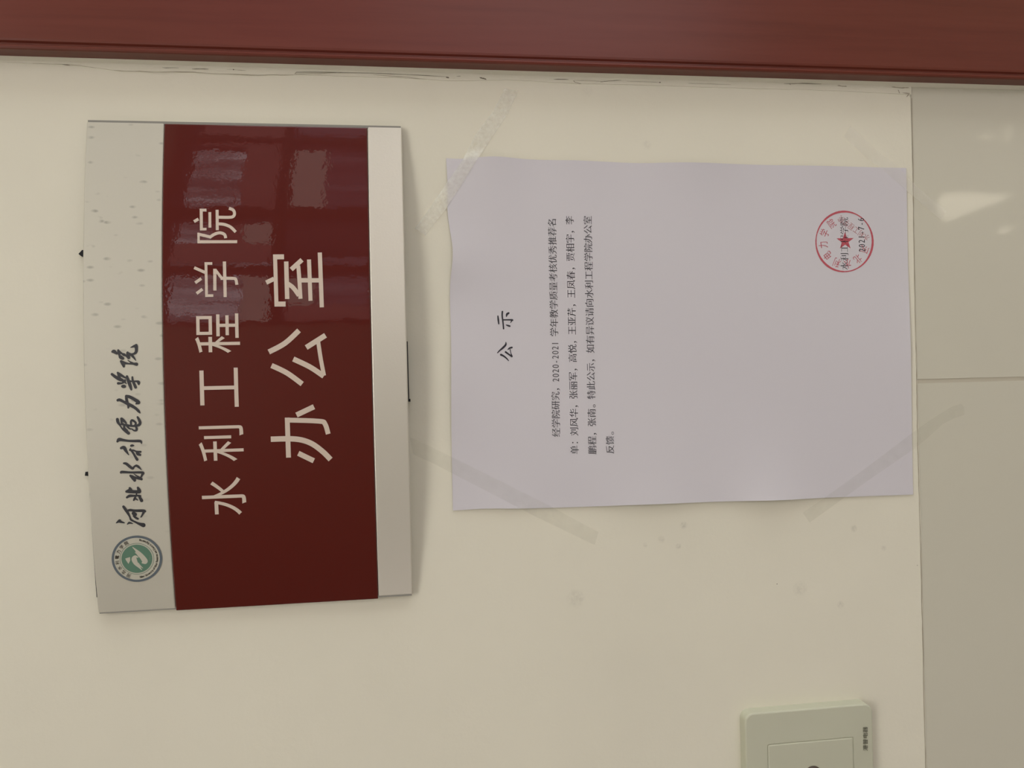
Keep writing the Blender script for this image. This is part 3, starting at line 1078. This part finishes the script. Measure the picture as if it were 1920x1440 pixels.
def uv_of(px, py, p=.0012):
    w = W(px, py, p)
    u = (w[0] - .5 * (C_TL[0] + C_BL[0])) / (.5 * (C_TR[0] + C_BR[0]) - .5 * (C_TL[0] + C_BL[0]))
    for _ in range(4):
        zt = C_TL[2] * (1 - u) + C_TR[2] * u
        zb = C_BL[2] * (1 - u) + C_BR[2] * u
        v = (zt - w[2]) / (zt - zb)
        xl = C_TL[0] * (1 - v) + C_BL[0] * v
        xr = C_TR[0] * (1 - v) + C_BR[0] * v
        u = (w[0] - xl) / (xr - xl)
    return u, v


def WP(px, py, e=.00012):
    """pixel -> point on the face of the sheet"""
    u, v = uv_of(px, py)
    for _ in range(3):
        L = lift(min(max(u, 0), 1), min(max(v, 0), 1))
        u, v = uv_of(px, py, L)
    w = W(px, py, L + e)
    return w


notice = empty('paper_notice', (float((C_TL + C_BR)[0] / 2), 0, float(C_BL[2])))
tag(notice, 'white printed sheet with red round stamp taped on the cream wall', 'notice')
NU, NV = 72, 100
bm = bmesh.new()
top = [[None] * (NV + 1) for _ in range(NU + 1)]
bot = [[None] * (NV + 1) for _ in range(NU + 1)]
for i in range(NU + 1):
    for j in range(NV + 1):
        u, v = i / NU, j / NV
        x, z = sheet_pt(u, v)
        L = lift(u, v)
        top[i][j] = bm.verts.new((x, -L, z))
        bot[i][j] = bm.verts.new((x, -L + .00012, z))
for i in range(NU):
    for j in range(NV):
        bm.faces.new((top[i][j], top[i][j + 1], top[i + 1][j + 1], top[i + 1][j]))
        bm.faces.new((bot[i][j], bot[i + 1][j], bot[i + 1][j + 1], bot[i][j + 1]))
for i in range(NU):
    for j in (0, NV):
        bm.faces.new((top[i][j], top[i + 1][j], bot[i + 1][j], bot[i][j]))
for j in range(NV):
    for i in (0, NU):
        bm.faces.new((top[i][j], top[i][j + 1], bot[i][j + 1], bot[i][j]))
bmesh.ops.recalc_face_normals(bm, faces=bm.faces)
smooth(adopt(obj('sheet', bm, M_paper), notice), 50)


def text_line(name, txt, p_start, p_end, n_cells, h_px, m_, dxy=(0.008, -.010), shift=0):
    """p_start..p_end: pixels of the centre line of the row, from its left end to its right end"""
    bm = bmesh.new()
    (xa, ya), (xb, yb) = p_start, p_end
    cx = 0.0
    em = 1.0
    for ch in txt:
        half = ord(ch) < 256
        w_ = .5 if half else 1.0
        if ch != ' ':
            PT = glyph(ch, *(dxy if not half else (.002, -.006)))
            bb = bbox(PT[0])
            L = math.hypot(xb - xa, yb - ya) / n_cells
            if half:
                gx0 = (.5 - (bb[1] - bb[0]) * .82) / 2
                gl = lambda x, y: (gx0 + (x - bb[0]) * .82, .06 + y * 1.02)
            elif ch in '，。：':
                gl = lambda x, y: (x - bb[0] + (.12 if ch != '：' else .2), y - bb[2] + (-.02 if ch == '，' else .05 if ch == '。' else .12))
            else:
                gl = lambda x, y: (x, y + .12)

            def f(x, y):
                a, b = gl(x, y)
                t = (cx + a) / n_cells
                ex, ey = xa + (xb - xa) * t, ya + (yb - ya) * t
                return tuple(WP(ex + (.5 - b) * h_px, ey))
            put(bm, PT, f)
        cx += w_
    return adopt(obj(name, bm, m_), notice)


text_line('text_line', '经学院研究，2020-2021 学年教学质量考核优秀推荐名', (1042.8, 819.5), (1034.8, 408.5), 24.0, 17.2, M_print)
text_line('text_line', '单：刘风华，张丽军，高悦，王亚芹，王凤春，贾相宇，李', (1077.5, 852), (1067.8, 404.3), 26.0, 17.4, M_print)
text_line('text_line', '鹏程，张南。特此公示，如有异议请向水利工程学院办公室', (1110.8, 852), (1101.6, 404.3), 26.0, 17.4, M_print)
text_line('text_line', '反馈。', (1144, 851), (1143.3, 800), 3.0, 17.2, M_print)
text_line('signature_line', '水利工程学院', (1583.5, 506.5), (1582.6, 407), 6.0, 16.8, M_title, (0.0, -.02))
text_line('date_line', '2021-7-6', (1615, 473), (1612.5, 407.5), 4.0, 16.4, M_title)
# hand-cut title in a bold brush face (units: 1/10.29 px from 900,560)
TTL = [[[(345, 335, 12), (352, 400, 17), (362, 485, 13)], [(432, 250, 16), (428, 330, 15), (445, 470, 14), (455, 580, 14)], [(450, 408, 12), (560, 408, 13), (620, 412, 18), (630, 420, 10)], [(615, 420, 14), (590, 465, 6)],
        [(508, 345, 8), (520, 300, 20), (552, 278, 18)], [(500, 505, 6), (540, 520, 16), (575, 530, 16)]],
       [[(500, 840, 7), (495, 890, 18), (440, 950, 19), (380, 1000, 13), (338, 1045, 9)], [(405, 1082, 20), (460, 1110, 16), (515, 1155, 13), (553, 1198, 7)], [(495, 1030, 18), (550, 1070, 15), (615, 1115, 16)],
        [(615, 1105, 14), (595, 1050, 8), (580, 980, 9)], [(540, 980, 9), (570, 955, 16), (615, 942, 17)]]]
for st in TTL:
    bm = bmesh.new()
    put(bm, strokes_poly(st), lambda x, y: tuple(WP(900 + x / 10.29, 560 + y / 10.29)))
    adopt(obj('title_character', bm, M_title), notice)

# round stamp
SCX, SCY, SRX, SRY = 1583.1, 453.0, 53.2, 56.3
bm = bmesh.new()
n_ = 160
rs = []
for k in range(n_):
    a = 2 * math.pi * k / n_
    wd = 1.5 + .5 * math.sin(3 * a + 1) + random.uniform(-.15, .15)
    rs.append((bm.verts.new(WP(SCX + (SRX - wd) * math.cos(a), SCY + (SRY - wd) * math.sin(a), .0001)),
               bm.verts.new(WP(SCX + (SRX + wd) * math.cos(a), SCY + (SRY + wd) * math.sin(a), .0001))))
for k in range(n_):
    j = (k + 1) % n_
    bm.faces.new((rs[k][0], rs[k][1], rs[j][1], rs[j][0]))
st = []
for k in range(10):
    a = (-91 + 36 * k) * D2R
    r_ = 16.8 if k % 2 == 0 else 6.6
    st.append(bm.verts.new(WP(1584.6 + r_ * math.cos(a), 452 + r_ * math.sin(a) * 1.02, .0001)))
c_ = bm.verts.new(WP(1584.6, 452, .0001))
for k in range(10):
    bm.faces.new((c_, st[k], st[(k + 1) % 10]))


def stamp_char(bm, ch, cx, cy, ua, hx, hw, dxy=(-.004, -.004)):
    ux, uy = math.cos(ua), math.sin(ua)
    rx, ry = -uy, ux
    PT = glyph(ch, *dxy)
    put(bm, PT, lambda x, y: tuple(WP(cx + (x - .5) * hw * rx + (y - .38) * hx * ux, cy + (x - .5) * hw * ry + (y - .38) * hx * uy, .0001)))


for i, ch in enumerate('河北水利电力学院'):
    a = (20 + 30.4 * i) * D2R
    stamp_char(bm, ch, SCX + 40 * math.cos(a), SCY + 42.5 * math.sin(a), a, 19, 14)
tag(adopt(obj('stamp', bm, M_stamp), notice), 'red round stamp with a star')
bm = bmesh.new()
for i, ch in enumerate('水利工程学院'):
    t = i - 2.5
    ua = 126 * D2R
    cx = SCX + 17.5 - (-.0) + (-.81) * t * 11.5
    cy = SCY - 24.5 + (-.59) * t * 11.5
    stamp_char(bm, ch, cx, cy, ua, 14, 11.5)
tag(adopt(obj('stamp_lower_text', bm, M_stamp2), notice), 'faint second row of stamped characters')


# ---------------------------------------------------------------- the four pieces of tape
def tape(name, A, B, m_, label, wr=0.0, seed=0):
    """A, B: the two long edges in pixels (same count)"""
    rnd = random.Random(seed)
    bm = bmesh.new()
    n1, n2 = 10, 8
    rows = []
    pa, pb = [], []
    for i in range(len(A) - 1):
        for j in range(n1):
            t = j / n1
            pa.append(tuple(A[i][k] * (1 - t) + A[i + 1][k] * t for k in (0, 1)))
            pb.append(tuple(B[i][k] * (1 - t) + B[i + 1][k] * t for k in (0, 1)))
    pa.append(A[-1])
    pb.append(B[-1])
    for a, b in zip(pa, pb):
        row = []
        for j in range(n2 + 1):
            t = j / n2
            x, y = a[0] * (1 - t) + b[0] * t, a[1] * (1 - t) + b[1] * t
            u, v = uv_of(x, y)
            uc, vc = min(max(u, 0), 1), min(max(v, 0), 1)
            out_d = max((u < 0) * -u, (u > 1) * (u - 1), (v < 0) * -v, (v > 1) * (v - 1)) * .25
            h = lift(uc, vc) * max(0, 1 - out_d / .006) + .0003
            h += rnd.uniform(0, wr)
            if W(x, y)[0] > XC - .012:
                h = max(h, .0011)
            row.append((tuple(W(x, y, h)), tuple(W(x, y, h - .00005))))
        rows.append(row)
    V = [[(bm.verts.new(q[0])) for q in r_] for r_ in rows]
    for i in range(len(V) - 1):
        for j in range(n2):
            bm.faces.new((V[i][j], V[i][j + 1], V[i + 1][j + 1], V[i + 1][j]))
    o = obj(name, bm, m_)
    smooth(o, 80)
    tag(o, label, 'tape', 'tape holding the notice')
    return o


tape('adhesive_tape', [(946, 166), (925, 208), (893, 250), (866, 302), (836, 345), (800, 398), (778, 428)], [(972, 170), (952, 214), (928, 250), (894, 300), (862, 352), (829, 402), (798, 441)], M_tape_bright,
     'crinkled tape strip with window sheen painted whitish over the notice corner nearest both sign and red casing', .0003, 1)
tape('adhesive_tape', [(768, 819), (800, 834), (847, 857), (920, 893), (1030, 948), (1122, 998)], [(775, 852), (810, 868), (847, 887), (905, 917), (1005, 969), (1115, 1022)], M_tape_clear,
     'long clear tape strip running from beneath the sign across the lower notice edge', .0001, 2)
tape('adhesive_tape', [(1505, 961), (1545, 934), (1620, 880), (1710, 812), (1745, 787), (1785, 762), (1802, 757), (1808, 764)], [(1518, 980), (1560, 950), (1632, 898), (1712, 843), (1738, 822), (1768, 795), (1790, 784), (1808, 778)], M_tape_clear,
     'twisted clear tape strip reaching over the tile joint below the notice', .0001, 3)
tape('adhesive_tape', [(1595, 236), (1645, 283), (1683, 312), (1715, 345), (1752, 377), (1775, 396)], [(1582, 256), (1625, 296), (1660, 322), (1694, 352), (1735, 388), (1764, 412)], M_tape_faint,
     'barely visible thin tape strip between the notice stamp corner and the casing', .0003, 4)

# ---------------------------------------------------------------- light switch
SP = .008
q_tr = W(1397, 1341, SP)
q_br = W(1636, 1321, SP)
xr = (q_tr[0] + q_br[0]) / 2 + .0006
ang = math.atan2(q_tr[0] - q_br[0], q_tr[2] - q_br[2])
S = float(q_tr[2] - q_br[2])
print('switch', q_tr, q_br, S, ang / D2R)
sw = empty('light_switch', (float(xr - S / 2), 0.0, float((q_tr[2] + q_br[2]) / 2)))
sw.rotation_euler = (0, ang * .6, 0)
tag(sw, 'pale grey-green square wall switch below and left of the notice', 'switch')


def rrect(h, r, n_=10, w=None):
    w = w or h
    P = []
    for cx, cz, a0 in ((w - r, h - r, 0), (-w + r, h - r, 90), (-w + r, -h + r, 180), (w - r, -h + r, 270)):
        for k in range(n_ + 1):
            a = (a0 + 90 * k / n_) * D2R
            P.append((cx + r * math.cos(a), cz + r * math.sin(a)))
    return P


def stack(name, rings, m_, parent):
    bm = bmesh.new()
    R = [[bm.verts.new((x + ox, y, z + oz)) for x, z in P] for P, y, ox, oz in rings]
    for a, b in zip(R[:-1], R[1:]):
        for i in range(len(a)):
            j = (i + 1) % len(a)
            bm.faces.new((a[i], a[j], b[j], b[i]))
    bm.faces.new(R[-1])
    bm.faces.new(R[0][::-1])
    bmesh.ops.recalc_face_normals(bm, faces=bm.faces)
    return smooth(obj(name, bm, m_, parent), 12)


h = S / 2
stack('plate', [(rrect(h, .0055), 0, 0, 0), (rrect(h, .0055), -SP + .0008, 0, 0), (rrect(h - .0003, .0052), -SP + .00025, 0, 0), (rrect(h - .0009, .0048), -SP, 0, 0),
                (rrect(h - .0136, .001, w=h - .0194), -SP - .0006, .0, .0), (rrect(h - .0138, .001, w=h - .0196), -SP - .0001, 0, 0), (rrect(h - .0141, .001, w=h - .0199), -SP - .0001, 0, 0)], M_switch, sw)
stack('rocker', [(rrect(h - .0141, .001, w=h - .0199), -SP + .0008, 0, 0), (rrect(h - .0141, .001, w=h - .0199), -SP - .0005, 0, 0), (rrect(h - .0149, .001, w=h - .0207), -SP - .0008, 0, 0)], M_switch, sw)
w = W(1525, 1453, SP + .001)
lx, lz = float(w[0] - sw.location.x), float(w[2] - sw.location.z)
stack('key_hole', [(rrect(.0056, .0055, 10), -SP - .0002, lx, lz), (rrect(.0056, .0055, 10), -SP - .0014, lx, lz), (rrect(.0048, .0047, 10), -SP - .0018, lx, lz), (rrect(.0030, .0029, 10), -SP - .0012, lx, lz)], M_dark, sw)
bm = bmesh.new()
inv = Matrix.Rotation(-ang * .6, 4, 'Y') @ Matrix.Translation(-Vector(sw.location))
for i, ch in enumerate('港普电器'):
    PT = glyph(ch, .012, .012)

    def f(x, y):
        t = (i + x) / 4
        w = W(1622.6 - (t - .5) * .4 + (.38 - y) * 9.6, 1408 - t * 45.5, SP + .00055)
        return inv @ Vector(w)
    put(bm, PT, f)
tag(obj('printed_mark', bm, M_switch_txt, sw), 'small grey printed characters')
